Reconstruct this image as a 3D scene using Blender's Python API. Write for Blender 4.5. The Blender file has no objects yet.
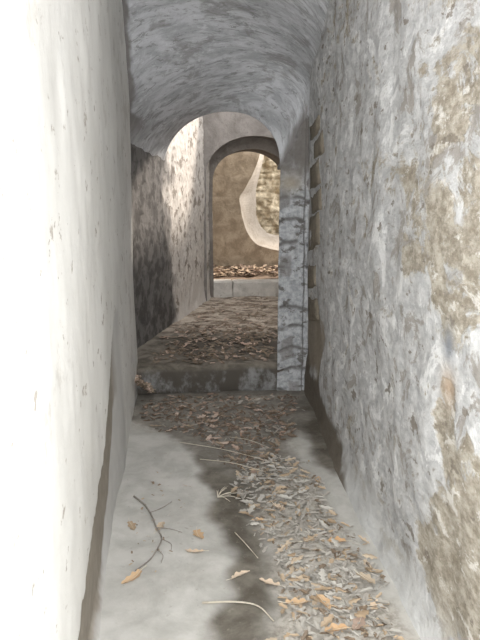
import bpy, bmesh, math, random
import numpy as np
from mathutils import Vector, Matrix

# ------------------------------------------------------------------ camera, world, lights, exposure
scene = bpy.context.scene
COL = scene.collection
random.seed(7)
RNG = np.random.default_rng(7)

cam_d = bpy.data.cameras.new('camera')
cam = bpy.data.objects.new('camera', cam_d)
COL.objects.link(cam)
cam_d.sensor_width = 36.0
cam_d.lens = 620.0 / 640.0 * 36.0
cam_d.clip_start = 0.02
PITCH = math.atan(130 / 620)
YAW = math.atan(65 / 620 * math.cos(PITCH))
cam.location = (0, 0, 1.55)
cam.rotation_euler = (math.pi / 2 - PITCH, 0, -YAW)
scene.camera = cam

SKY = 1.5
SUN = 2.6
FLASH = 92.0
EXPOSURE = 1.15

world = bpy.data.worlds.new('sky')
scene.world = world
world.use_nodes = True
wb = world.node_tree.nodes['Background']
wb.inputs['Color'].default_value = (0.98, 0.98, 1.0, 1)
wb.inputs['Strength'].default_value = SKY

sun_d = bpy.data.lights.new('sun', 'SUN')
sun_d.energy = SUN
sun_d.angle = math.radians(9)
sun_d.color = (1.0, 0.90, 0.80)
sun = bpy.data.objects.new('sun', sun_d)
COL.objects.link(sun)
sun.rotation_euler = Vector((-0.75, -0.30, -0.70)).to_track_quat('-Z', 'Y').to_euler()

fl_d = bpy.data.lights.new('camera_flash', 'POINT')
fl_d.energy = FLASH
fl_d.shadow_soft_size = 0.03
fl_d.color = (0.965, 0.985, 1.0)
fl = bpy.data.objects.new('camera_flash', fl_d)
COL.objects.link(fl)
fl.location = (0.05, -0.02, 1.61)

scene.view_settings.view_transform = 'Standard'
scene.view_settings.look = 'None'
scene.view_settings.gamma = 1
scene.view_settings.use_curve_mapping = False
scene.view_settings.exposure = EXPOSURE
scene.cycles.max_bounces = 8
scene.cycles.diffuse_bounces = 6

# ------------------------------------------------------------------ helpers: noise
def _hash(i, j, k):
    n = (i * 374761393 + j * 668265263 + k * 2147483647 % 1274126177) & 0xFFFFFFFF
    n = ((n ^ (n >> 13)) * 1274126177) & 0xFFFFFFFF
    n = (n ^ (n >> 16)) & 0xFFFFFFFF
    return n / 4294967295.0

def vnoise(x, y, z):
    x, y, z = np.broadcast_arrays(np.asarray(x, float), np.asarray(y, float), np.asarray(z, float))
    xi, yi, zi = np.floor(x), np.floor(y), np.floor(z)
    fx, fy, fz = x - xi, y - yi, z - zi
    fx = fx * fx * (3 - 2 * fx); fy = fy * fy * (3 - 2 * fy); fz = fz * fz * (3 - 2 * fz)
    xi = xi.astype(np.int64) + 9000; yi = yi.astype(np.int64) + 9000; zi = zi.astype(np.int64) + 9000
    r = 0
    for a in (0, 1):
        for b in (0, 1):
            for c in (0, 1):
                w = (fx if a else 1 - fx) * (fy if b else 1 - fy) * (fz if c else 1 - fz)
                r = r + w * _hash(xi + a, yi + b, (zi + c) * 7919)
    return r

def fbm(x, y, z=0.0, octv=4, rough=0.5):
    s = 0; amp = 1; tot = 0
    x = np.asarray(x, float); y = np.asarray(y, float); z = np.asarray(z, float)
    for o in range(octv):
        s = s + amp * vnoise(x * 2 ** o + 17.3 * o, y * 2 ** o + 5.1 * o, z * 2 ** o + 9.7 * o)
        tot += amp; amp *= rough
    return s / tot            # 0..1, mean .5

def smooth(e0, e1, x):
    t = np.clip((x - e0) / (e1 - e0), 0, 1)
    return t * t * (3 - 2 * t)

def poly_sdf(px, py, poly):
    """signed distance, positive inside"""
    px = np.asarray(px, float); py = np.asarray(py, float)
    d = np.full(px.shape, 1e9); inside = np.zeros(px.shape, bool)
    n = len(poly)
    for i in range(n):
        ax, ay = poly[i]; bx, by = poly[(i + 1) % n]
        ex, ey = bx - ax, by - ay
        t = np.clip(((px - ax) * ex + (py - ay) * ey) / (ex * ex + ey * ey + 1e-12), 0, 1)
        d = np.minimum(d, np.hypot(px - ax - t * ex, py - ay - t * ey))
        c = ((ay > py) != (by > py))
        with np.errstate(divide='ignore', invalid='ignore'):
            xx = (bx - ax) * (py - ay) / (by - ay) + ax
        inside ^= c & (px < xx)
    return np.where(inside, d, -d)

def blob(px, py, poly, soft, wob=0.0, freq=8.0):
    d = poly_sdf(px, py, poly)
    if wob:
        d = d + (fbm(px * freq, py * freq, 3.3, 4) - 0.5) * wob
    return smooth(-soft, soft, d)

# ------------------------------------------------------------------ helpers: meshes
def link(o, parent=None):
    COL.objects.link(o)
    if parent: o.parent = parent
    return o

def structure(o):
    o['kind'] = 'structure'
    return o

def tag(o, label, cat, group=None, kind=None):
    o['label'] = label; o['category'] = cat
    if group: o['group'] = group
    if kind: o['kind'] = kind
    return o

def grid(name, P, mat, attrs=None, uv=None, flip=False, thick=0.0, parent=None):
    """P: (n,m,3) array -> one smooth surface with vertex attributes, thickened away from its face side"""
    n, m, _ = P.shape
    idx = np.arange(n * m).reshape(n, m)
    q = np.stack([idx[:-1, :-1], idx[1:, :-1], idx[1:, 1:], idx[:-1, 1:]], -1).reshape(-1, 4)
    if flip: q = q[:, ::-1]
    me = bpy.data.meshes.new(name)
    me.from_pydata(P.reshape(-1, 3).tolist(), [], q.tolist())
    me.polygons.foreach_set('use_smooth', [True] * len(me.polygons))
    for k, v in (attrs or {}).items():
        a = me.attributes.new(k, 'FLOAT', 'POINT')
        a.data.foreach_set('value', np.asarray(v, np.float32).reshape(-1))
    if uv is not None:
        l = me.uv_layers.new(name='uv')
        fu = uv.reshape(-1, 2)[q.reshape(-1)]
        l.data.foreach_set('uv', fu.astype(np.float32).reshape(-1))
    me.materials.append(mat)
    me.update()
    o = bpy.data.objects.new(name, me)
    link(o, parent)
    if thick:
        s = o.modifiers.new('thickness', 'SOLIDIFY'); s.thickness = thick; s.offset = -1
    return o

def mesh(name, verts, faces, mats, parent=None, smooth_=False, bevel=0.0, mat_idx=None):
    me = bpy.data.meshes.new(name)
    me.from_pydata([tuple(v) for v in verts], [], faces)
    for m_ in (mats if isinstance(mats, (list, tuple)) else [mats]): me.materials.append(m_)
    if mat_idx: me.polygons.foreach_set('material_index', mat_idx)
    bm = bmesh.new(); bm.from_mesh(me)
    bmesh.ops.recalc_face_normals(bm, faces=bm.faces)
    bm.to_mesh(me); bm.free()
    if smooth_: me.polygons.foreach_set('use_smooth', [True] * len(me.polygons))
    me.update()
    o = bpy.data.objects.new(name, me)
    link(o, parent)
    if bevel:
        b = o.modifiers.new('bevel', 'BEVEL'); b.width = bevel; b.segments = 2; b.limit_method = 'ANGLE'
    return o

def catmull(pts, n):
    p = np.asarray(pts, float); k = len(p)
    pe = np.vstack([2 * p[0] - p[1], p, 2 * p[-1] - p[-2]])
    out = []
    for t in np.linspace(0, k - 1, n):
        i = min(int(t), k - 2); f = t - i
        a, b, c, d = pe[i], pe[i + 1], pe[i + 2], pe[i + 3]
        out.append(0.5 * ((2 * b) + (c - a) * f + (2 * a - 5 * b + 4 * c - d) * f * f + (3 * b - a - 3 * c + d) * f ** 3))
    return np.array(out)

# ------------------------------------------------------------------ helpers: materials
class NT:
    def __init__(s, name, rough=0.9):
        s.m = bpy.data.materials.new(name); s.m.use_nodes = True
        s.t = s.m.node_tree; s.b = s.t.nodes['Principled BSDF']
        s.b.inputs['Roughness'].default_value = rough
        if 'Specular IOR Level' in s.b.inputs: s.b.inputs['Specular IOR Level'].default_value = 0.25
        s.tc = s.t.nodes.new('ShaderNodeTexCoord')
    def n(s, kind, **k):
        x = s.t.nodes.new(kind)
        for a, b in k.items(): setattr(x, a, b)
        return x
    def put(s, sock, v):
        if hasattr(v, 'is_linked') or hasattr(v, 'links'): s.t.links.new(v, sock)
        elif isinstance(v, (tuple, list)) and len(v) == 3 and sock.type == 'RGBA': sock.default_value = (*v, 1)
        else: sock.default_value = v
    def coord(s, scale=(1, 1, 1), src='Object', loc=(0, 0, 0), warp=0.0, wscale=6):
        mp = s.n('ShaderNodeMapping'); s.t.links.new(s.tc.outputs[src], mp.inputs[0])
        mp.inputs['Scale'].default_value = scale; mp.inputs['Location'].default_value = loc
        return mp.outputs[0]
    def noise(s, scale, detail=6, rough=0.6, co=None, dist=0.0):
        x = s.n('ShaderNodeTexNoise')
        x.inputs['Scale'].default_value = scale; x.inputs['Detail'].default_value = detail
        x.inputs['Roughness'].default_value = rough; x.inputs['Distortion'].default_value = dist
        s.t.links.new(co if co is not None else s.tc.outputs['Object'], x.inputs['Vector'])
        return x.outputs['Fac']
    def attr(s, name):
        x = s.n('ShaderNodeAttribute', attribute_name=name); return x.outputs['Fac']
    def math(s, op, a, b=0.0, clamp=False):
        x = s.n('ShaderNodeMath', operation=op, use_clamp=clamp)
        s.put(x.inputs[0], a); s.put(x.inputs[1], b); return x.outputs[0]
    def step(s, v, lo, hi, a=0.0, b=1.0):
        x = s.n('ShaderNodeMapRange', interpolation_type='SMOOTHSTEP')
        s.put(x.inputs['Value'], v)
        for k, q in (('From Min', lo), ('From Max', hi), ('To Min', a), ('To Max', b)): x.inputs[k].default_value = q
        return x.outputs[0]
    def mix(s, f, a, b, mode='MIX'):
        x = s.n('ShaderNodeMix', data_type='RGBA', blend_type=mode)
        s.put(x.inputs[0], f); s.put(x.inputs[6], a); s.put(x.inputs[7], b); return x.outputs[2]
    def done(s, color, height=None, strength=0.5, dist=0.01, rough=None):
        s.put(s.b.inputs['Base Color'], color)
        if rough is not None: s.put(s.b.inputs['Roughness'], rough)
        if height is not None:
            bp = s.n('ShaderNodeBump'); bp.inputs['Strength'].default_value = strength; bp.inputs['Distance'].default_value = dist
            s.t.links.new(height, bp.inputs['Height']); s.t.links.new(bp.outputs[0], s.b.inputs['Normal'])
        return s.m

def mat_left():
    t = NT('white_plaster')
    co = t.coord((1, .45, .45))
    n1 = t.noise(3, 6, .6, co); n2 = t.noise(34, 5, .65, t.coord((1, .3, .4))); n3 = t.noise(60, 4, .6)
    c = t.mix(t.step(n1, .35, .7), (.70, .69, .66), (.58, .57, .54))
    c = t.mix(t.step(n2, .625, .67, 0, .7), c, (.26, .22, .18))
    c = t.mix(t.step(t.math('ADD', t.noise(9, 8, .7, co), t.math('MULTIPLY', t.attr('far'), .10)), .62, .70, 0, .35), c, (.36, .33, .29))
    pale = t.mix(t.noise(8, 6, .6), (.58, .57, .55), (.44, .43, .41))
    c = t.mix(t.attr('pale'), c, pale)
    brown = t.mix(t.noise(14, 8, .65), (.17, .14, .11), (.36, .33, .28))
    c = t.mix(t.attr('bare'), c, brown)
    h = t.math('ADD', t.noise(7, 8, .6, t.coord((1, .6, .6))), t.math('MULTIPLY', n3, .10))
    return t.done(c, h, .4, .010)

def mat_right():
    t = NT('rough_render')
    ver = t.coord((1, .42, .75)); ver2 = t.coord((1, .45, .45))
    big = t.noise(6, 10, .68, ver, .5)
    fine = t.noise(30, 6, .7, ver)
    flake = t.noise(11, 9, .72, ver2, .6)
    grain = t.noise(110, 4, .7)
    c = t.mix(t.step(fine, .35, .65), (.37, .37, .37), (.54, .54, .535))
    c = t.mix(t.step(flake, .53, .60, 0, .85), c, (.70, .70, .69))
    c = t.mix(t.step(flake, .46, .40, 0, .75), c, (.25, .225, .195))
    loss = t.step(t.math('ADD', t.math('ADD', t.math('MULTIPLY', big, .6), t.math('MULTIPLY', flake, .4)), t.math('MULTIPLY', t.attr('loss'), .135)), .548, .595)
    br = t.mix(t.step(t.noise(36, 7, .75, ver), .36, .64), (.225, .195, .15), (.43, .395, .335))
    br = t.mix(t.step(t.noise(15, 9, .72, ver, .4), .545, .61, 0, .85), br, (.62, .60, .56))
    c = t.mix(loss, c, br)
    c = t.mix(t.step(t.noise(20, 6, .62, ver), .61, .66, 0, .85), c, (.18, .155, .125))
    c = t.mix(t.attr('bare'), c, t.mix(fine, (.20, .17, .13), (.32, .28, .23)))
    c = t.mix(t.attr('blue'), c, (.22, .24, .27))
    c = t.mix(t.attr('orange'), c, t.mix(fine, (.36, .26, .18), (.48, .38, .29)))
    c = t.mix(t.math('MULTIPLY', t.attr('pale'), .8), c, t.mix(fine, (.46, .46, .45), (.60, .60, .58)))
    c = t.mix(t.attr('damp'), c, t.mix(fine, (.10, .085, .065), (.19, .165, .135)))
    h = t.math('ADD', t.math('MULTIPLY', big, 1.0), t.math('ADD', t.math('MULTIPLY', fine, .5), t.math('MULTIPLY', grain, .15)))
    h = t.math('SUBTRACT', t.math('ADD', h, t.math('MULTIPLY', flake, .4)), t.math('MULTIPLY', loss, .18))
    return t.done(c, h, .8, .02)

def mat_vault():
    t = NT('brushed_render')
    n1 = t.noise(2.6, 9, .70, t.coord((1.3, 4.2, 1), 'UV', warp=0), .9)
    n2 = t.noise(6, 8, .72, t.coord((1.2, 4.5, 1), 'UV', (3, 7, 0)), 1.2)
    n3 = t.noise(2.4, 6, .65, t.coord((1.4, 2.2, 1), 'UV'), .5)
    n4 = t.noise(40, 5, .7)
    c = t.mix(t.step(n1, .40, .60), (.36, .365, .375), (.52, .53, .545))
    c = t.mix(t.step(n2, .55, .60, 0, .7), c, (.22, .215, .21))
    c = t.mix(t.step(n3, .52, .62, 0, .65), c, (.24, .232, .225))
    c = t.mix(t.step(n2, .43, .38, 0, .6), c, (.62, .63, .645))
    c = t.mix(t.step(n4, .58, .70, 0, .35), c, (.25, .24, .23))
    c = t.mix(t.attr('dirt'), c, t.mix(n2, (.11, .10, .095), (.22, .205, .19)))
    return t.done(c, t.math('ADD', n2, t.math('MULTIPLY', n4, .3)), .5, .012)

def mat_floor():
    t = NT('screed_floor')
    n1 = t.noise(5, 8, .65, None, .3); n2 = t.noise(30, 6, .7); n3 = t.noise(1.7, 5, .6)
    c = t.mix(t.step(n1, .32, .68), (.37, .36, .33), (.50, .488, .455))
    c = t.mix(t.step(n2, .60, .72, 0, .5), c, (.25, .23, .20))
    c = t.mix(t.step(n3, .5, .7, 0, .35), c, (.34, .315, .28))
    lit = t.mix(t.step(n2, .38, .6), (.22, .195, .16), (.42, .39, .34))
    c = t.mix(t.attr('litter'), c, lit)
    wet = t.mix(t.step(n1, .35, .68), (.085, .074, .058), (.19, .172, .143))
    wet = t.mix(t.step(n2, .58, .7, 0, .5), wet, (.27, .245, .205))
    c = t.mix(t.attr('wet'), c, wet)
    return t.done(c, t.math('ADD', n1, t.math('MULTIPLY', n2, .35)), .5, .008)

def mat_step():
    t = NT('step_stone')
    n1 = t.noise(7, 8, .65, None, .3); n2 = t.noise(9, 9, .74, t.coord((.6, 1, 1)), .4); st = t.noise(6, 8, .68, t.coord((1, 1, .7)))
    c = t.mix(t.step(n1, .36, .66), (.10, .088, .07), (.22, .195, .16))
    c = t.mix(t.attr('dry'), c, t.mix(t.step(n2, .40, .60), (.15, .115, .085), (.46, .40, .33)))  # paler mix paints the daylight falling on the far tread
    ris = t.mix(t.step(st, .46, .64), (.085, .075, .063), (.25, .25, .245))
    c = t.mix(t.attr('riser'), c, ris)
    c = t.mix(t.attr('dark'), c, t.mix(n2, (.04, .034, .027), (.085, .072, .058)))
    return t.done(c, t.math('ADD', n1, t.math('MULTIPLY', n2, .5)), .6, .012)

def mat_inner():
    t = NT('pitted_plaster')
    ver = t.coord((1, .6, .6))
    n1 = t.noise(15, 6, .62, ver, .2); n2 = t.noise(34, 5, .65, ver); big = t.noise(2.2, 5, .6)
    c = t.mix(t.step(n2, .35, .66), (.44, .405, .365), (.60, .565, .52))
    c = t.mix(t.step(t.math('ADD', n1, t.math('MULTIPLY', t.math('SUBTRACT', big, .5), .25)), .53, .60, 0, .85), c, (.20, .17, .14))
    c = t.mix(t.attr('vault_shade'), c, t.mix(t.step(n1, .42, .58), (.145, .136, .128), (.075, .07, .065)))  # darker mix paints the shade beneath the vault
    c = t.mix(t.attr('pale'), c, t.mix(n2, (.47, .435, .395), (.64, .61, .57)))
    return t.done(c, t.math('ADD', n1, t.math('MULTIPLY', n2, .5)), .8, .02)

def mat_pillar():
    t = NT('limewashed_stone')
    n1 = t.noise(8, 8, .66, t.coord((1, 1, 1.6)), .4); n2 = t.noise(30, 6, .7)
    c = t.mix(t.step(n2, .36, .66), (.30, .31, .32), (.50, .51, .52))
    c = t.mix(t.step(n1, .54, .62, 0, .9), c, (.125, .115, .105))
    c = t.mix(t.attr('joint'), c, (.10, .092, .084))
    c = t.mix(t.attr('stone'), c, t.mix(n2, (.12, .11, .10), (.22, .205, .19)))
    c = t.mix(t.attr('ochre'), c, t.mix(n2, (.30, .25, .18), (.40, .35, .27)))
    return t.done(c, t.math('ADD', n1, t.math('MULTIPLY', n2, .5)), .7, .015)

def mat_tan(name, a, b, d, sc=6):
    t = NT(name)
    n1 = t.noise(sc, 8, .66, None, .3); n2 = t.noise(sc * 5, 5, .7)
    c = t.mix(t.step(n1, .34, .66), a, b)
    c = t.mix(t.step(n2, .56, .68, 0, .6), c, d)
    return t.done(c, t.math('ADD', n1, t.math('MULTIPLY', n2, .5)), .7, .02)

def mat_leaf(name, a, b, v):
    t = NT(name, .8)
    n1 = t.noise(25, 5, .6)
    oi = t.n('ShaderNodeObjectInfo')
    f = t.math('ADD', t.math('MULTIPLY', n1, .5), t.math('MULTIPLY', oi.outputs['Random'], .5))
    c = t.mix(t.step(f, .25, .75), a, b)
    g = t.n('ShaderNodeNewGeometry')
    c = t.mix(t.math('MULTIPLY', g.outputs['Random Per Island'], v), c, t.mix(oi.outputs['Random'], (.22, .19, .155), (.42, .39, .34)))
    return t.done(c, n1, .4, .004)

M = dict(left=mat_left(), right=mat_right(), vault=mat_vault(), floor=mat_floor(), step=mat_step(), inner=mat_inner(),
         pillar=mat_pillar(),
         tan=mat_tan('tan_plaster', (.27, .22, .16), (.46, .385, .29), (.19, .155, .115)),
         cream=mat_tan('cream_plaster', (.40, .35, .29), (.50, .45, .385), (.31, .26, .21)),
         rubble=mat_tan('rubble_stone', (.38, .32, .22), (.74, .65, .49), (.20, .16, .11), 11),
         darkpl=mat_tan('shaded_plaster', (.15, .135, .12), (.22, .20, .18), (.10, .09, .08)),  # backlit arch: its shade is part of this dark colour
         greypl=mat_tan('grey_shaded_plaster', (.165, .15, .137), (.235, .217, .20), (.11, .10, .09)),  # outer arch face, darkened in colour for the shade on it
         sill=mat_tan('pale_block', (.44, .42, .385), (.58, .555, .51), (.30, .275, .24)),
         soil=mat_tan('leaf_mould', (.16, .115, .08), (.30, .22, .16), (.10, .07, .05), 14),
         bare=mat_tan('brown_stone', (.185, .16, .125), (.26, .225, .175), (.14, .12, .095), 14),
         lgrey=mat_leaf('dusty_leaf', (.33, .31, .275), (.46, .44, .40), .5),
         ltan=mat_leaf('tan_leaf', (.37, .27, .17), (.47, .375, .27), .25),
         lor=mat_leaf('orange_leaf', (.43, .265, .135), (.50, .355, .22), .0),
         lpeach=mat_leaf('peach_leaf', (.54, .41, .29), (.58, .47, .36), .0),
         ldark=mat_leaf('brown_leaf', (.13, .09, .06), (.27, .20, .135), .3),
         lred=mat_leaf('russet_leaf', (.36, .25, .19), (.56, .42, .34), .5),
         straw=mat_tan('straw', (.50, .45, .36), (.62, .57, .47), (.38, .33, .26), 20),
         twig=mat_tan('twig_bark', (.22, .195, .17), (.33, .30, .265), (.14, .125, .11), 30))

# ------------------------------------------------------------------ the setting
def XR(y): return 0.78 + 0.042 * y            # right wall line
def XL(y): return -0.27 - 0.0168 * y          # left wall line

# right wall
Yv = np.linspace(-.1, 4.60, 380); Zv = np.linspace(-0.06, 3.3, 230)
Y, Z = np.meshgrid(Yv, Zv, indexing='ij')
R1 = [(1.2, 2.04), (1.97, 2.07), (2.07, 1.93), (2.18, 1.79), (2.44, 1.67), (2.52, 1.51), (2.38, 1.36), (2.09, 1.29), (1.89, 1.2), (1.65, 1.3), (1.2, 1.3)]
R2 = [(2.03, .34), (1.82, .54), (1.55, .74), (1.2, .74), (1.2, .2), (1.47, .25), (1.74, .07), (1.89, .15)]
P1 = [(1.93, .76), (1.9, .97), (1.80, .97), (1.76, .80), (1.68, .68), (1.79, .63)]
P2 = [(4.60, .70), (4.05, .76), (3.85, .6), (4.0, .30), (4.6, .2)]
DAMP = [(4.62, .42), (4.40, .26), (4.1, .27), (3.6, .19), (3.2, .12), (2.95, .0), (3.0, -.2), (4.7, -.2)]
loss = np.maximum(blob(Y, Z, R1, .26, .30, 6), blob(Y, Z, R2, .10, .18, 6) * 1.25)
loss = np.maximum(loss, blob(Y, Z, P1, .04, .08, 12))
bare = blob(Y, Z, P2, .06, .18, 9)
damp = blob(Y, Z, DAMP, .035, .22, 9)
blue = np.exp(-(((Y - 1.83) / .04) ** 2 + ((Z - 1.07) / .055) ** 2)) * .9
orange = np.exp(-(((Y - 1.83) / .05) ** 2 + ((Z - .93) / .06) ** 2)) * .9
pale = smooth(.26, .05, Z + (fbm(Y * 5, Z * 5, 1) - .5) * .2) * (1 - smooth(3.0, 3.6, Y)) * (1 - .6 * blob(Y, Z, R2, .1, .1))
X = XR(Y) + (fbm(Y * 1.4, Z * 1.4, 2, 4) - .5) * .05 + (fbm(Y * 7, Z * 4, 6, 4) - .5) * .022
X = X - .038 * np.clip(1 - Z / .16, 0, 1.4) ** 2 * (1 - smooth(3.2, 4.2, Y))
X = X + .008 * loss + .008 * bare - .018 * smooth(1.9, 2.6, Z)
edge = smooth(4.50, 4.60, Y)
X = X + edge * (.012 + .03 * (fbm(Z * 7, 1.7, .3, 3) - .5))
Y2 = Y + edge * (fbm(Z * 9, 4.7, .3, 3) - .5) * .05
wall_right = structure(grid('wall_right', np.stack([X, Y2, Z], -1), M['right'],
        dict(loss=loss, bare=bare, damp=damp, blue=blue, orange=orange, pale=pale), flip=True, thick=.25))

# bare stones showing where the render has fallen off at the far edge of the right wall
STONES = [[(4.56, 1.98), (4.21, 2.03), (4.20, 1.94), (4.56, 1.88)], [(4.42, 1.87), (4.09, 1.92), (4.04, 1.78), (4.40, 1.76)],
          [(4.56, 1.71), (4.21, 1.76), (4.11, 1.59), (4.54, 1.55)], [(4.49, 1.49), (4.11, 1.57), (4.06, 1.42), (4.47, 1.38)],
          [(4.56, 1.36), (4.16, 1.41), (4.08, 1.20), (4.56, 1.10)], [(4.57, 1.01), (4.22, 1.05), (4.20, .90), (4.57, .82)],
          [(4.56, .77), (4.19, .82), (4.17, .68), (4.54, .60)]]
def wall_x(y, z):
    return float(XR(y) + (fbm(y * 1.4, z * 1.4, 2, 4) - .5) * .05 + (fbm(y * 7, z * 4, 6, 4) - .5) * .022 - .018 * smooth(1.9, 2.6, z))
for q in STONES:
    q = [(a - .07, b) for a, b in q]
    cy = sum(p[0] for p in q) / 4; cz = sum(p[1] for p in q) / 4
    ring = []
    for i in range(4):
        a, b = q[i], q[(i + 1) % 4]
        for k in range(6):
            f = k / 6; y = a[0] + (b[0] - a[0]) * f; z = a[1] + (b[1] - a[1]) * f
            j = float(fbm(y * 14, z * 14, 8.8, 3) - .5) * .05
            ring.append((y + (y - cy) * j * 3, z + j))
    vs = []; n = len(ring)
    for (y, z) in ring: vs.append((wall_x(y, z) + .03, y, z))
    for (y, z) in ring: vs.append((wall_x(y, z) - .004, cy + (y - cy) * .94, cz + (z - cz) * .94))
    for (y, z) in ring: vs.append((wall_x(y, z) - .011 + .006 * random.random(), cy + (y - cy) * .55, cz + (z - cz) * .55))
    vs.append((wall_x(cy, cz) - .012, cy, cz))
    fs = []
    for r in (0, 1):
        for i in range(n): fs.append((r * n + i, r * n + (i + 1) % n, (r + 1) * n + (i + 1) % n, (r + 1) * n + i))
    for i in range(n): fs.append((2 * n + i, 2 * n + (i + 1) % n, 3 * n))
    mesh('exposed_stone', vs, fs, M['bare'], wall_right, True)

# left wall, its plaster broken off along a ragged line near the floor
Yv = np.linspace(-.1, 4.85, 400); Zv = np.linspace(-0.06, 3.1, 260)
Y, Z = np.meshgrid(Yv, Zv, indexing='ij')
crack = np.interp(Y, [-1.2, 1.0, 1.53, 1.92, 2.46, 2.74, 3.0, 3.3, 5], [.20, .25, .335, .407, .49, .658, .78, .90, .92])
crack = crack + (fbm(Y * 16, 2.2, .4, 4) - .5) * .07
depth = np.interp(Y, [-1.2, 2.5, 3.0, 3.3, 5], [.030, .026, .012, 0, 0])
below = smooth(.004, -.012, Z - crack)
X = XL(Y) + .022 * smooth(3.6, 4.7, Y) + (fbm(Y * 1.2, Z * 1.2, 12, 4) - .5) * .035 + (fbm(Y * 9, Z * 5, 14, 3) - .5) * .007
fil = np.interp(Y, [-1.2, 1.9, 2.35, 2.7, 3.0, 5], [.02, .02, .04, .18, .48, .62])
bareL = smooth(-.006, .006, crack - Z) * smooth(-.02, .03, Z - fil + (fbm(Y * 9, Z * 9, 5) - .5) * .1) * np.interp(Y, [-1, 3.0, 3.25], [1, 1, 0])
palL = smooth(-.02, .02, crack - Z) * np.interp(Y, [-1, 3.4, 3.6], [1, 1, 0])
X = X - depth * below + np.clip(1 - Z / np.maximum(fil, .05), 0, 1.3) ** 1.5 * np.interp(Y, [-1.2, 1.95, 2.4, 3.0, 5], [.03, .03, .018, .004, 0])
wall_left = structure(grid('wall_left', np.stack([X, Y, Z], -1), M['left'],
        dict(far=smooth(1.5, 4.8, Y), bare=bareL, pale=palL), thick=.22))

# vault that flares up and outwards from the small arch
def edge_pts(n):
    L = catmull([(-.45, 2.2, 2.95), (-.45, 3.0, 2.95), (-.45, 4.4, 2.66), (-.45, 4.95, 1.92), (-.34, 5.5, 1.66), (-.108, 6.08, 1.72)], n)
    C = catmull([(.27, 2.2, 3.3), (.29, 3.0, 3.25), (.31, 4.3, 2.86), (.335, 4.85, 2.47), (.35, 5.12, 2.29), (.36, 5.3, 2.175)], n)
    R = catmull([(.90, 2.2, 2.66), (.92, 3.0, 2.66), (.955, 4.1, 2.30), (.972, 4.56, 2.12), (.87, 4.585, 1.92), (.762, 4.61, 1.69)], n)
    return L, C, R
nv, na = 150, 90
L, C, R = edge_pts(nv)
th = np.linspace(0, math.pi, na)
s = ((1 - np.cos(th)) / 2)[None, :, None]
base = L[:, None, :] * (1 - s) + R[:, None, :] * s
P = base + (C - (L + R) / 2)[:, None, :] * np.sin(th)[None, :, None] ** .9
nz = (fbm(P[..., 0] * 4, P[..., 1] * 4, P[..., 2] * 4, 4) - .5)
fade = np.linspace(1, .25, nv)[:, None]
P[..., 2] += nz * .05 * fade
arc = np.cumsum(np.r_[0, np.linalg.norm(np.diff(P[nv // 2], axis=0), axis=1)])
run = np.cumsum(np.r_[0, np.linalg.norm(np.diff(C, axis=0), axis=1)])
uv = np.stack(np.broadcast_arrays(arc[None, :], run[:, None]), -1)
aa = np.broadcast_to(np.linspace(0, 1, na)[None, :], (nv, na)); vv = np.broadcast_to(np.linspace(0, 1, nv)[:, None], (nv, na))
wob = (fbm(P[..., 0] * 7, P[..., 1] * 7, P[..., 2] * 7, 4) - .5)
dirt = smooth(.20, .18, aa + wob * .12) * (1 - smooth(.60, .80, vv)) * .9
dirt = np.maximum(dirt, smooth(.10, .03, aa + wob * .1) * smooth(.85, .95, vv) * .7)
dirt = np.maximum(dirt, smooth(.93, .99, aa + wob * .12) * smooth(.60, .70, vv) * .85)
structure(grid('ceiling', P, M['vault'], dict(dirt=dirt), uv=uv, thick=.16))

# floor of the passage
Yv = np.linspace(-1.2, 4.66, 440); Xv = np.linspace(-.40, 1.06, 125)
Y, X = np.meshgrid(Yv, Xv, indexing='ij')
def floor_z(x, y):
    return (fbm(x * 3, y * 3, 21, 4) - .5) * .016 + (fbm(x * 14, y * 14, 23, 3) - .5) * .005
WET = [(-.40, 4.70), (-.38, 4.1), (-.2, 3.93), (.017, 3.674), (.12, 3.163), (.16, 2.91), (.103, 2.766), (.203, 2.619), (.21, 2.378), (.147, 2.118),
       (.064, 1.86), (0.02, 1.5), (.27, 1.5), (.296, 1.859), (.37, 2.095), (.374, 2.436), (.363, 2.692), (.492, 2.985), (.64, 3.3), (.67, 3.6), (.78, 3.75), (.80, 3.25), (.90, 3.05), (1.0, 3.3), (1.1, 4.70)]
LIT = [(.33, 2.743), (.388, 2.474), (.359, 2.222), (.378, 2.094), (.268, 1.862), (.20, 1.4), (.82, 1.4), (.80, 1.803), (.78, 2.109), (.74, 2.473), (.74, 2.952), (.70, 3.25), (.51, 3.12), (.36, 2.95)]
MID = [(-.40, 4.66), (-.36, 4.09), (-.05, 3.75), (.19, 3.3), (.361, 3.0), (.66, 3.35), (.74, 3.65), (.88, 4.05), (1.0, 4.6)]
wet = blob(X, Y, WET, .05, .16, 7)
lit = np.maximum(blob(X, Y, LIT, .06, .14, 9) * .85, blob(X, Y, MID, .08, .2, 9) * .55)
structure(grid('floor', np.stack([X, Y, floor_z(X, Y)], -1), M['floor'], dict(wet=wet * (1 - .6 * lit), litter=lit), flip=True, thick=.12))

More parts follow.
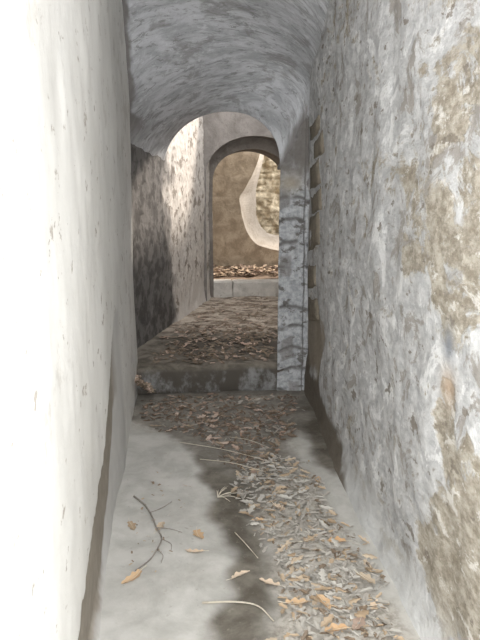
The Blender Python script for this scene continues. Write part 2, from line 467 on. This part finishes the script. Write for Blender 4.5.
# high step: riser and the long tread behind it, one stone surface
prof = [(4.635, -.04), (4.632, .05), (4.628, .12), (4.626, .17), (4.635, .198), (4.66, .208), (4.72, .210)]
prof += [(y, .210) for y in np.linspace(4.8, 8.1, 160)]
prof = np.array(prof); Xv = np.linspace(-.62, 1.75, 170)
PY, PX = np.meshgrid(prof[:, 0], Xv, indexing='ij'); PZ = np.broadcast_to(prof[:, 1][:, None], PX.shape)
b1 = fbm(PX * 5, PY * 5, PZ * 5 + 31, 4) - .5; b2 = fbm(PX * 16, PY * 16, PZ * 16 + 33, 3) - .5
SY = PY + (b1 * .03 + b2 * .02) * (PZ < .2); SZ = PZ + (b1 * .03 + b2 * .014) * (PZ >= .19)
riser = smooth(.205, .165, SZ + b2 * .04) * smooth(4.70, 4.66, PY)
dry = smooth(5.55, 6.15, PY + b1 * .6 + PX * .15)  # sandy far tread, with the light from the roof gap painted in
dark = smooth(5.75, 5.45, PY + b1 * .8) * smooth(4.9, 5.2, PY + b1 * .8) * smooth(-.10, .05, PX + b1 * .3) * .8  # shadow of the vault on the tread, painted dark
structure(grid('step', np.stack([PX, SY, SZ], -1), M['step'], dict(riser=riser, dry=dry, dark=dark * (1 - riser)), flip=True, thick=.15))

# pillar carrying the right foot of the arch
px0, px1 = .768, 1.02
Xv = np.r_[-1.0, -.7, -.4, -.15, -.05, np.linspace(0, 1, 40)]; Zv = np.linspace(-.05, 2.25, 230)
U, F_ = np.meshgrid(Xv, np.linspace(0, 1, 230), indexing='ij')
top = 1.70 + .43 * np.clip(U / .8, 0, 1)
Z = -.05 + F_ * (top + .05)
jz = Z + (fbm(U * 2, Z * 4, 3, 3) - .5) * .10
course = jz / .165
fr = np.abs(course - np.round(course))
joint = smooth(.13, .03, fr) * smooth(.40, .55, fbm(U * 3, Z * 6, 44, 3)) * smooth(1.65, 1.5, Z)
crackline = smooth(.022, .008, np.abs(U - .775 - (fbm(Z * 5, 7.7, 2.2, 4) - .5) * .09))
joint = np.maximum(joint, crackline * 1.25)
row = np.floor(course + .5)
stone = smooth(.56, .66, fbm(U * 2.2 + row * 3.1, row * 1.7, 9, 3)) * .6 + smooth(1.62, 1.75, Z + (fbm(U * 4, Z * 6, 2) - .5) * .2) * smooth(2.6, 2.5, Z) * .9
ochre = np.exp(-(((U - .3) / .35) ** 2 + ((Z - 1.60) / .06) ** 2)) * .8
yy = 4.615 + (fbm(U * 2, Z * 9, 51, 4) - .5) * .026 + joint * .012
back = np.clip(-U, 0, 1) * .26                        # columns that run back along the reveal
U1 = np.clip(U, 0, 1)
yy = yy + back
xx = px0 + (px1 - px0) * U1 + (1 - U1) * (fbm(Z * 6, 3.3, 1.1, 3) - .5) * .014 + back * .34
structure(grid('pillar', np.stack([xx, yy, Z], -1), M['pillar'], dict(joint=joint * .8, stone=np.clip(stone, 0, 1) * (1 - ochre), ochre=ochre)))

# wall of the bend beyond the arch, left side
k = np.linspace(0, 1, 260); Zv = np.linspace(-.06, 3.0, 250)
K, Z = np.meshgrid(k, Zv, indexing='ij')
Y = 4.6 + K * (7.86 - 4.6)
X = -.287 + (Y - 5.446) * .3067
fp = smooth(.33, .0, Z) * smooth(6.0, 6.6, Y)
X = X + (fbm(Y * 2, Z * 2, 61, 4) - .5) * .05 + (fbm(Y * 11, Z * 7, 63, 3) - .5) * .022 + .05 * fp
vault_shade = smooth(6.30, 5.95, Y + (fbm(Y * 6, Z * 6, 65, 3) - .5) * .5 - smooth(.9, .2, Z) * .25)  # shade under the vault's end, painted into the wall colour
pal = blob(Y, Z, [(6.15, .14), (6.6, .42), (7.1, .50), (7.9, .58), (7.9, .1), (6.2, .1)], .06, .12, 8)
structure(grid('wall_bend', np.stack([X, Y, Z], -1), M['inner'], dict(vault_shade=vault_shade, pale=pal), thick=.25))

# wall of the bend, right side (mostly behind the pillar)
K, Z = np.meshgrid(np.linspace(0, 1, 60), np.linspace(-.06, 2.55, 60), indexing='ij')
Y = 4.86 + K * 2.75; X = 1.03 + K * .62 + (fbm(Y * 3, Z * 3, 71, 4) - .5) * .05
structure(grid('wall_turn', np.stack([X, Y, Z], -1), M['inner'], dict(vault_shade=X * 0, pale=X * 0), flip=True, thick=.25))

# the two stepped arches at the far end
def arch_wall(name, y0, y1, xl, xr, spring, crown, z0, ox0, ox1, top, face, soffit):
    path = [(xl, z0)] + [(xl, z0 + (spring - z0) * f) for f in (.25, .5, .75)]
    cx, r = (xl + xr) / 2, (xr - xl) / 2
    for i in range(33):
        a = math.pi - math.pi * i / 32
        path.append((cx + r * math.cos(a), spring + (crown - spring) * math.sin(a)))
    path += [(xr, z0 + (spring - z0) * f) for f in (.75, .5, .25, 0)]
    n = len(path); out = []
    for (x, z) in path:
        if z <= spring: out.append((ox0 if x < cx else ox1, z))
        else:
            a = math.atan2((z - spring) / (crown - spring), (x - cx) / r)
            f = (1 - math.cos(a)) / 2
            t = a / math.pi
            if t > .75: out.append((ox0, spring + (top - spring) * (1 - t) * 4))
            elif t < .25: out.append((ox1, spring + (top - spring) * t * 4))
            else: out.append((ox1 + (ox0 - ox1) * (t - .25) * 2, top))
    vs = []
    for (x, z) in path:
        j = float(fbm(x * 5, z * 5, y0, 3) - .5) * .02
        vs.append((x + j, y0 + j, z + j * (z > z0)))
    vs += [(x, y0, z) for x, z in out] + [(x, y1, z) for x, z in path] + [(x, y1, z) for x, z in out]
    fs = []
    for i in range(n - 1):
        fs += [(i, i + 1, n + i + 1, n + i), (2 * n + i, 3 * n + i, 3 * n + i + 1, 2 * n + i + 1),
               (i, 2 * n + i, 2 * n + i + 1, i + 1), (n + i, n + i + 1, 3 * n + i + 1, 3 * n + i)]
    fs += [(0, n, 3 * n, 2 * n), (n - 1, 3 * n - 1, 4 * n - 1, 2 * n - 1)]
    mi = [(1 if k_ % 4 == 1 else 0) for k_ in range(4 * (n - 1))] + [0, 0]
    return structure(mesh(name, vs, fs, [face, soffit], mat_idx=mi))
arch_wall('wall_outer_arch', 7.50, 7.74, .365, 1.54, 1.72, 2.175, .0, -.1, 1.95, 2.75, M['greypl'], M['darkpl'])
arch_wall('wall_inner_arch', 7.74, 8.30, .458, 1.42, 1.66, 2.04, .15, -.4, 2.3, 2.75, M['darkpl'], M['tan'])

# raised sill of two pale blocks under the far arch
def block(name, x0, x1, y0, y1, z0, z1, mat, seed):
    nx, nz = 14, 8
    vs = []; fs = []
    bm = bmesh.new()
    bmesh.ops.create_cube(bm, size=1)
    bmesh.ops.subdivide_edges(bm, edges=bm.edges, cuts=6, use_grid_fill=True)
    for v in bm.verts:
        x = x0 + (v.co.x + .5) * (x1 - x0); y = y0 + (v.co.y + .5) * (y1 - y0); z = z0 + (v.co.z + .5) * (z1 - z0)
        j = [float(fbm(x * 9 + a, y * 9, z * 9 + seed, 3) - .5) * .022 for a in (0, 4, 8)]
        v.co = (x + j[0], y + j[1], z + j[2])
    me = bpy.data.meshes.new(name); bm.to_mesh(me); bm.free(); me.materials.append(mat)
    o = bpy.data.objects.new(name, me); link(o)
    b = o.modifiers.new('bevel', 'BEVEL'); b.width = .012; b.segments = 2; b.limit_method = 'ANGLE'
    return structure(o)
block('threshold_block', .40, .705, 7.78, 8.05, .16, .405, M['sill'], 1)
block('threshold_block', .711, 1.36, 7.785, 8.05, .16, .40, M['sill'], 5)

# ground of the open yard beyond
Yv = np.linspace(7.97, 10.2, 60); Xv = np.linspace(-.7, 2.9, 90)
Y, X = np.meshgrid(Yv, Xv, indexing='ij')
def yard_z(x, y): return .385 + (fbm(x * 4, y * 4, 81, 4) - .5) * .05 + .04 * smooth(8.3, 9.0, y)
structure(grid('ground', np.stack([X, Y, yard_z(X, Y)], -1), M['soil'], flip=True, thick=.15))

# yard wall with a broken, rounded opening: thick plastered reveal
O = catmull([(1.32, 2.95), (1.262, 2.45), (1.235, 2.24), (1.19, 2.0), (1.09, 1.75), (.985, 1.56), (.915, 1.45), (.93, 1.30), (.965, 1.15), (1.02, .97), (1.12, .82), (1.26, .74), (1.66, .66), (2.75, .60)], 60)
I = catmull([(1.42, 2.95), (1.36, 2.5), (1.345, 2.27), (1.315, 2.05), (1.26, 1.81), (1.215, 1.62), (1.20, 1.50), (1.20, 1.34), (1.205, 1.20), (1.265, 1.03), (1.34, .95), (1.42, .90), (1.72, .86), (2.75, .82)], 60)
n = len(O); vs = []; fs = []; mi = []
LEFTX = -.7
for yv, Q in ((8.98, O), (9.36, I)):
    for (x, z) in Q:
        j = float(fbm(x * 6, z * 6, 91, 3) - .5) * .03
        vs.append((x + j, yv + j, z))
    for (x, z) in Q:                                      # foot line of the panel
        vs.append((LEFTX if z > .9 else max(LEFTX, min(2.75, (x - 1.0) * 2.1 + LEFTX if x < 2.7 else 2.75)), yv, z if z > .9 else .28))
for i in range(n - 1):
    fs.append((i, i + 1, n + i + 1, n + i)); mi.append(0)
    fs.append((2 * n + i, 3 * n + i, 3 * n + i + 1, 2 * n + i + 1)); mi.append(0)
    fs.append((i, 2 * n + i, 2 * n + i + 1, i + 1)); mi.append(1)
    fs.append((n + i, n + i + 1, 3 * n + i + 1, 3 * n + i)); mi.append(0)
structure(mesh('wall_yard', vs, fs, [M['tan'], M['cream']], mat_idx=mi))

# rubble masonry seen through that opening
Xv = np.linspace(.5, 2.9, 150); Zv = np.linspace(.3, 2.9, 160)
X, Z = np.meshgrid(Xv, Zv, indexing='ij')
row = np.floor((Z + (fbm(X * 3, Z * 3, 5, 3) - .5) * .1) / .10)
cell = fbm(X * 7 + row * 5.3, row * 3.7, 12, 2)
jr = np.abs(((Z + (fbm(X * 3, Z * 3, 5, 3) - .5) * .1) / .10) % 1 - .5)
cell = cell + .6 * (fbm(X * 5, Z * 9, 33, 3) - .5)
D = (cell - .5) * .12 + (fbm(X * 8, Z * 8, 14, 4) - .5) * .22 - smooth(.40, .5, jr) * .03
structure(grid('wall_rubble', np.stack([X, 9.72 - D, Z], -1), M['rubble'], thick=.25))

# side walls closing the yard
for nm, x, fl_ in (('wall_yard_left', -.55, False), ('wall_yard_right', 2.45, True)):
    K, Z = np.meshgrid(np.linspace(8.1, 9.9, 30), np.linspace(.2, 1.15 if fl_ else 2.6, 30), indexing='ij')
    structure(grid(nm, np.stack([x + (fbm(K * 3, Z * 3, 4) - .5) * .05, K, Z], -1), M['tan'], flip=fl_, thick=.2))

# ------------------------------------------------------------------ leaves, twigs and straw
def leaf_mesh(name, seed, mat, length=.085, lobes=3.0, curl=.5, cup=.3):
    r = random.Random(seed); n = 15; rows = []
    vs = []; fs = []
    bend = r.uniform(-.5, .5); wid = r.uniform(.25, .36); dep = r.uniform(.16, .34); lob = r.uniform(2.3, 3.7); ph = r.uniform(-1.6, .2)
    for i in range(n):
        t = i / (n - 1)
        env = math.sin(math.pi * min(1, t * .93 + .07)) ** .75 * (.62 + .38 * t)
        w = wid * env * (1 - dep + dep * math.sin(lob * 2 * math.pi * t + ph + r.uniform(-.3, .3)))
        if i == n - 1: w = .02
        if t < .14: w = .018
        x = t - .5
        for kx in (-1, -.5, 0, .5, 1):
            yv = kx * w + bend * (t - .5) ** 2
            z = cup * abs(kx) ** 1.6 * w + curl * .35 * (t - .45) ** 2 + r.uniform(-.02, .02) * (abs(kx) > .4)
            vs.append((x * length, yv * length, z * length))
    zmin = min(v[2] for v in vs); vs = [(a, b, c - zmin) for a, b, c in vs]
    for i in range(n - 1):
        for k in range(4):
            a = i * 5 + k; fs.append((a, a + 1, a + 6, a + 5))
    me = bpy.data.meshes.new(name); me.from_pydata(vs, [], fs); me.materials.append(mat)
    me.polygons.foreach_set('use_smooth', [True] * len(fs)); me.update()
    return me

def put_leaf(me, x, y, z, rz, tilt=.15, sc=1.0, flip=False):
    o = bpy.data.objects.new('dry_leaf', me); COL.objects.link(o)
    o.location = (x, y, z); o.scale = (sc, sc, sc)
    o.rotation_euler = (random.uniform(-tilt, tilt) + (math.pi if flip else 0), random.uniform(-tilt, tilt), rz)
    return o

def seat_leaf(o, surf, gap=.001):
    """rest the leaf on the surface under it"""
    m = o.rotation_euler.to_matrix()
    pts = [m @ (Vector(v.co) * o.scale.x) for v in o.data.vertices]
    gz = max(float(surf(o.location.x + p.x, o.location.y + p.y)) - p.z for p in pts[::7])
    o.location.z = gz + gap

def leafset(key, mat, n=5, **k): return [leaf_mesh('dry_leaf_' + key, i * 13 + len(key), M[mat], **k) for i in range(n)]
LG = leafset('grey', 'lgrey', 6); LT = leafset('tan', 'ltan', 5); LD = leafset('brown', 'ldark', 5); LR = leafset('russet', 'lred', 4)
LO = leafset('orange', 'lor', 5, cup=.45); LP = leafset('peach', 'lpeach', 4)

NAMED = [   # x, y, meshes, size, label
    (-.199, 2.286, LO, 1.35, 'large orange tan oak leaf at the near end of the dark twig'),
    (-.235, 2.70, LT, 1.05, 'tan dry leaf on pale floor close to the left wall, beyond the twig tip leaf'),
    (-.105, 2.67, LT, 1.15, 'tan leaf lying against the middle bend of the dark twig'),
    (.072, 2.581, LO, 1.2, 'orange leaf alone on pale floor right of the twig bend'),
    (.049, 2.439, LP, 1.1, 'peach leaf on pale floor beside the edge of the dark wet streak'),
    (.228, 2.263, LP, 1.1, 'pale peach leaf alone on the dark wet streak in the foreground'),
    (.735, 3.05, LO, 1.0, 'orange leaf farthest along the foot of the right wall'),
    (.362, 2.683, LO, .75, 'small bright orange leaf on the upper left border of the litter'),
    (.476, 2.786, LP, 1.1, 'pale peach leaf in the upper part of the litter'),
    (.690, 2.458, LO, 1.1, 'orange leaf in the litter near the right wall, level with the lone floor leaf'),
    (.577, 2.487, LT, 1.15, 'curled tan leaf in the middle of the litter'),
    (.345, 2.186, LP, 1.15, 'peach leaf on the litter border beside the long straw'),
    (.425, 2.054, LO, 1.15, 'orange brown leaf in the nearest litter, left of another orange leaf'),
    (.532, 2.049, LO, 1.1, 'orange leaf in the middle of the nearest litter'),
    (.632, 1.922, LR, 1.2, 'pinkish russet leaf at the bottom edge of the picture'),
    (.735, 2.016, LP, 1.0, 'pale peach leaf at the foot of the right wall, nearest the camera'),
    (.542, 1.90, LO, 1.15, 'orange leaf lowest in the picture in the litter'),
    (.735, 2.177, LT, 1.3, 'broad tan leaf flat against the foot of the right wall'),
    (-.166, 3.946, LD, 1.1, 'dark brown leaf alone at the far end of the pale floor'),
]
def rib_mesh(leaf, name, mat, idx, r0, r1, lead=0.0):
    """thin tapering rod along the leaf's middle line"""
    pts = [Vector(leaf.vertices[i * 5 + 2].co) + Vector((0, 0, .0004)) for i in idx]
    if lead: pts[0] = pts[0] + Vector((-lead, lead * .3, .001))
    vs = []; fs = []
    for k_, p in enumerate(pts):
        r = r0 + (r1 - r0) * k_ / (len(pts) - 1)
        for a in range(5): vs.append((p.x, p.y + r * math.cos(a * 1.2566), p.z + r * math.sin(a * 1.2566)))
    for k_ in range(len(pts) - 1):
        for a in range(5): fs.append((k_ * 5 + a, k_ * 5 + (a + 1) % 5, k_ * 5 + 5 + (a + 1) % 5, k_ * 5 + 5 + a))
    fs += [(4, 3, 2, 1, 0), tuple(len(vs) - 5 + a for a in range(5))]
    me = bpy.data.meshes.new(name); me.from_pydata(vs, [], fs); me.materials.append(mat); me.update()
    return me
RIBS = {}
def leaf_parts(o, ms):
    if o.data.name not in RIBS:
        RIBS[o.data.name] = (rib_mesh(o.data, 'stalk', M['straw'], [0, 1, 2], .0011, .0009, .018), rib_mesh(o.data, 'midrib', M['straw'], range(2, 14), .0009, .0003))
    for nm, me in zip(('stalk', 'midrib'), RIBS[o.data.name]):
        link(bpy.data.objects.new(nm, me), o)
for x, y, ms, sc, lab in NAMED:
    o = put_leaf(random.choice(ms), x, y, 0, random.uniform(0, 6.28), .12, sc)
    seat_leaf(o, floor_z, .009 if x > .3 else .001)
    leaf_parts(o, ms)
    tag(o, lab, 'leaf')

def scatter(poly, count, mind=0.0):
    xs = [p[0] for p in poly]; ys = [p[1] for p in poly]; out = []
    while len(out) < count:
        x = random.uniform(min(xs), max(xs)); y = random.uniform(min(ys), max(ys))
        if poly_sdf(np.array([x]), np.array([y]), poly)[0] + (float(fbm(x * 6, y * 6, 40, 3)) - .5) * .28 > mind + random.random() ** 2 * .08: out.append((x, y))
    return out

LIT_SEEN = [(.29, 1.80), (.81, 1.80), (.80, 2.1), (.79, 2.47), (.78, 2.95), (.74, 3.3), (.64, 3.5), (.45, 3.38), (.30, 3.15), (.27, 2.9), (.34, 2.74), (.40, 2.47), (.39, 2.2), (.40, 2.09)]
MID_SEEN = [(-.28, 4.55), (-.27, 4.1), (-.02, 3.8), (.22, 3.4), (.40, 3.1), (.60, 3.3), (.70, 3.7), (.82, 4.1), (.90, 4.5)]
def patch(poly, count, sets, group, label, surf, gap, sc=(.6, 1.0)):
    for x, y in scatter(poly, count, .01):
        o = put_leaf(random.choice(sets), x, y, 0, random.uniform(0, 6.28), .22, random.uniform(*sc), random.random() < .35)
        seat_leaf(o, surf, random.uniform(.001, gap))
        tag(o, label, 'leaf', group)
patch(LIT_SEEN, 115, LG, 'dusty leaves along the right wall', 'dusty grey beige dry leaf in the litter along the foot of the right wall', floor_z, .014)
patch(LIT_SEEN, 60, LT, 'tan leaves along the right wall', 'weathered tan leaf among the grey litter along the right side of the floor', floor_z, .016)
patch(MID_SEEN, 60, LD, 'brown leaves before the step', 'dark brown leaf matted on the damp floor in front of the step', floor_z, .010)
patch(MID_SEEN, 40, LR, 'russet leaves before the step', 'faded russet leaf on the damp floor in front of the step', floor_z, .012)

# crumbled leaf bits nobody could count, one object per patch
def litter(name, poly, count, mats, surf, label, size=(.02, .055), hmax=.012, seed=1, more=None):
    r = random.Random(seed); vs = []; fs = []; mi = []
    pts = scatter(poly, count)
    if more: pts += scatter(*more)
    for (x, y) in pts:
        L_ = r.uniform(*size); w = L_ * r.uniform(.25, .6); a = r.uniform(0, 6.28); z = float(surf(x, y)) + r.uniform(.001, hmax)
        rx, ry = r.uniform(-.3, .3), r.uniform(-.3, .3); b = len(vs)
        for (u, v) in ((-.5, 0), (-.25, .42), (.05, .30), (.25, .5), (.5, 0), (.22, -.45), (0, -.28), (-.25, -.4), (0, 0)):
            lx, ly = u * L_, v * w
            vs.append((x + lx * math.cos(a) - ly * math.sin(a), y + lx * math.sin(a) + ly * math.cos(a),
                       max(z + rx * lx + ry * ly + (.12 * L_ * abs(v) - .0), float(0) - .02)))
        m_ = r.randrange(len(mats))
        for k in range(8): fs.append((b + k, b + (k + 1) % 8, b + 8)); mi.append(m_)
    me = bpy.data.meshes.new(name); me.from_pydata(vs, [], fs)
    for m_ in mats: me.materials.append(m_)
    me.polygons.foreach_set('material_index', mi); me.update()
    o = bpy.data.objects.new(name, me); link(o)
    return tag(o, label, 'leaf litter', None, 'stuff')
litter('leaf_litter', LIT_SEEN, 1300, [M['lgrey']] * 6 + [M['ldark'], M['ltan']], floor_z, 'crumbled grey leaf litter spread along the foot of the right wall', seed=2)
litter('leaf_litter', MID_SEEN, 1300, [M['ldark'], M['ldark'], M['lgrey'], M['lred']], floor_z, 'matted brown leaf litter on the damp floor below the step', seed=3)
step_z = lambda x, y: .212
TREAD = [(-.24, 4.70), (.74, 4.70), (.85, 5.2), (1.15, 7.4), (1.15, 7.7), (.52, 7.7), (.18, 6.75), (-.16, 5.5)]
litter('leaf_litter', [(-.24, 4.70), (.74, 4.70), (.85, 5.2), (.95, 6.1), (.0, 6.1), (-.16, 5.5)], 750, [M['ldark'], M['ldark'], M['ldark'], M['lred']], step_z, 'brown leaf litter scattered over the tread behind the step', size=(.03, .075), seed=4, more=(TREAD, 330))
YARD = [(.35, 8.35), (1.5, 8.35), (1.7, 8.95), (.3, 8.95)]
litter('leaf_litter', YARD, 1100, [M['lred'], M['lpeach'], M['lpeach'], M['ldark']], yard_z, 'sunlit reddish leaf litter on the ground beyond the far arch', size=(.04, .10), hmax=.06, seed=5)
PILE = [(-.33, 4.45), (-.16, 4.45), (-.16, 4.6), (-.33, 4.6)]
litter('leaf_pile', PILE, 220, [M['ldark'], M['ldark'], M['lred']], lambda x, y: max(0, .16 * (1 - (x + .34) / .2)), 'small heap of brown leaves in the corner left of the step', size=(.03, .07), hmax=.03, seed=6)

CRUMBS = [(-.27, 3.25), (-.05, 3.3), (.05, 2.9), (.05, 2.5), (-.02, 2.2), (-.22, 2.2), (-.27, 2.6)]
litter('leaf_crumbs', CRUMBS, 75, [M['ltan'], M['ldark'], M['lgrey'], M['lgrey']], floor_z, 'sparse crumbs of dry leaf around the dark twig on the pale floor', size=(.008, .028), hmax=.003, seed=7)

def tube(bm, pts, r0, r1, seg=6):
    P_ = catmull(pts, max(6, len(pts) * 4)); rings = []
    for i, p in enumerate(P_):
        d = P_[min(i + 1, len(P_) - 1)] - P_[max(i - 1, 0)]; d = Vector(d).normalized()
        u = d.cross(Vector((0, 0, 1))); u = u.normalized() if u.length > 1e-4 else Vector((1, 0, 0)); v = d.cross(u)
        r = r0 + (r1 - r0) * i / (len(P_) - 1)
        rings.append([bm.verts.new(Vector(p) + (u * math.cos(2 * math.pi * k / seg) + v * math.sin(2 * math.pi * k / seg)) * r) for k in range(seg)])
    for a, b in zip(rings, rings[1:]):
        for k in range(seg): bm.faces.new((a[k], a[(k + 1) % seg], b[(k + 1) % seg], b[k]))
    bm.faces.new(rings[0][::-1]); bm.faces.new(rings[-1])

def stick(name, strokes, mat, parent=None, lift=.0):
    bm = bmesh.new()
    for pts, r0, r1 in strokes:
        tube(bm, [(x, y, float(floor_z(x, y)) + r0 + .002 + lift + (z if z else 0)) for x, y, z in pts], r0, r1)
    me = bpy.data.meshes.new(name); bm.to_mesh(me); bm.free(); me.materials.append(mat)
    me.polygons.foreach_set('use_smooth', [True] * len(me.polygons))
    o = bpy.data.objects.new(name, me); return link(o, parent)

tw = stick('twig', [([(-.243, 2.973, 0), (-.19, 2.89, 0), (-.155, 2.80, .004), (-.12, 2.66, .004), (-.092, 2.556, .003), (-.115, 2.46, .004), (-.14, 2.398, .002), (-.196, 2.33, 0)],   .0048, .0028)], M['twig'])
tag(tw, 'dark bent twig with side shoots on the pale floor beside the left wall', 'twig')
for pts in ([(-.155, 2.80, .004), (-.10, 2.83, .008), (-.05, 2.90, .003)], [(-.12, 2.66, .004), (-.05, 2.63, .008), (.0, 2.60, .004)],
            [(-.092, 2.556, .003), (-.05, 2.50, .008), (-.05, 2.45, .006)], [(-.11, 2.47, .004), (-.085, 2.42, .008), (-.09, 2.37, .005)]):
    stick('side_shoot', [(pts, .0022, .0012)], M['twig'], tw)
tag(stick('straw', [([(.07, 2.10, 0), (.195, 2.085, .004), (.279, 2.052, .004), (.325, 1.965, .002)], .004, .0022)], M['straw']),
    'long pale straw stalk lying across the wet streak in the foreground', 'straw')
tag(stick('straw', [([(.242, 2.589, 0), (.28, 2.48, .003), (.32, 2.366, 0)], .0028, .0016)], M['straw']),
    'thin straw on the wet streak left of the litter border', 'straw')
for a, b, lab in (((-.002, 3.628), (.56, 3.26), 'longest thin straw across the dark floor in the middle distance'),
                  ((.112, 3.37), (.47, 3.17), 'thin straw on the dark floor, second nearest of the middle distance straws'),
                  ((.313, 3.69), (.538, 3.50), 'short thin straw on the dark floor nearest the step')):
    tag(stick('straw', [([(a[0], a[1], 0), ((a[0] + b[0]) / 2, (a[1] + b[1]) / 2 + .03, .004), (b[0], b[1], 0)], .0019, .0012)], M['straw'], lift=.012), lab, 'straw')
cl = []
for k in range(13):
    a = random.uniform(-.9, 1.6); l = random.uniform(.06, .13)
    cl.append(([(.185, 2.93, 0), (.185 + math.cos(a) * l * .5, 2.93 + math.sin(a) * l * .5, .012), (.185 + math.cos(a) * l, 2.93 + math.sin(a) * l, .002)], .0024, .0012))
tag(stick('straw_tuft', cl, M['straw']), 'tuft of pale straw fanned out on the edge of the wet streak', 'straw')
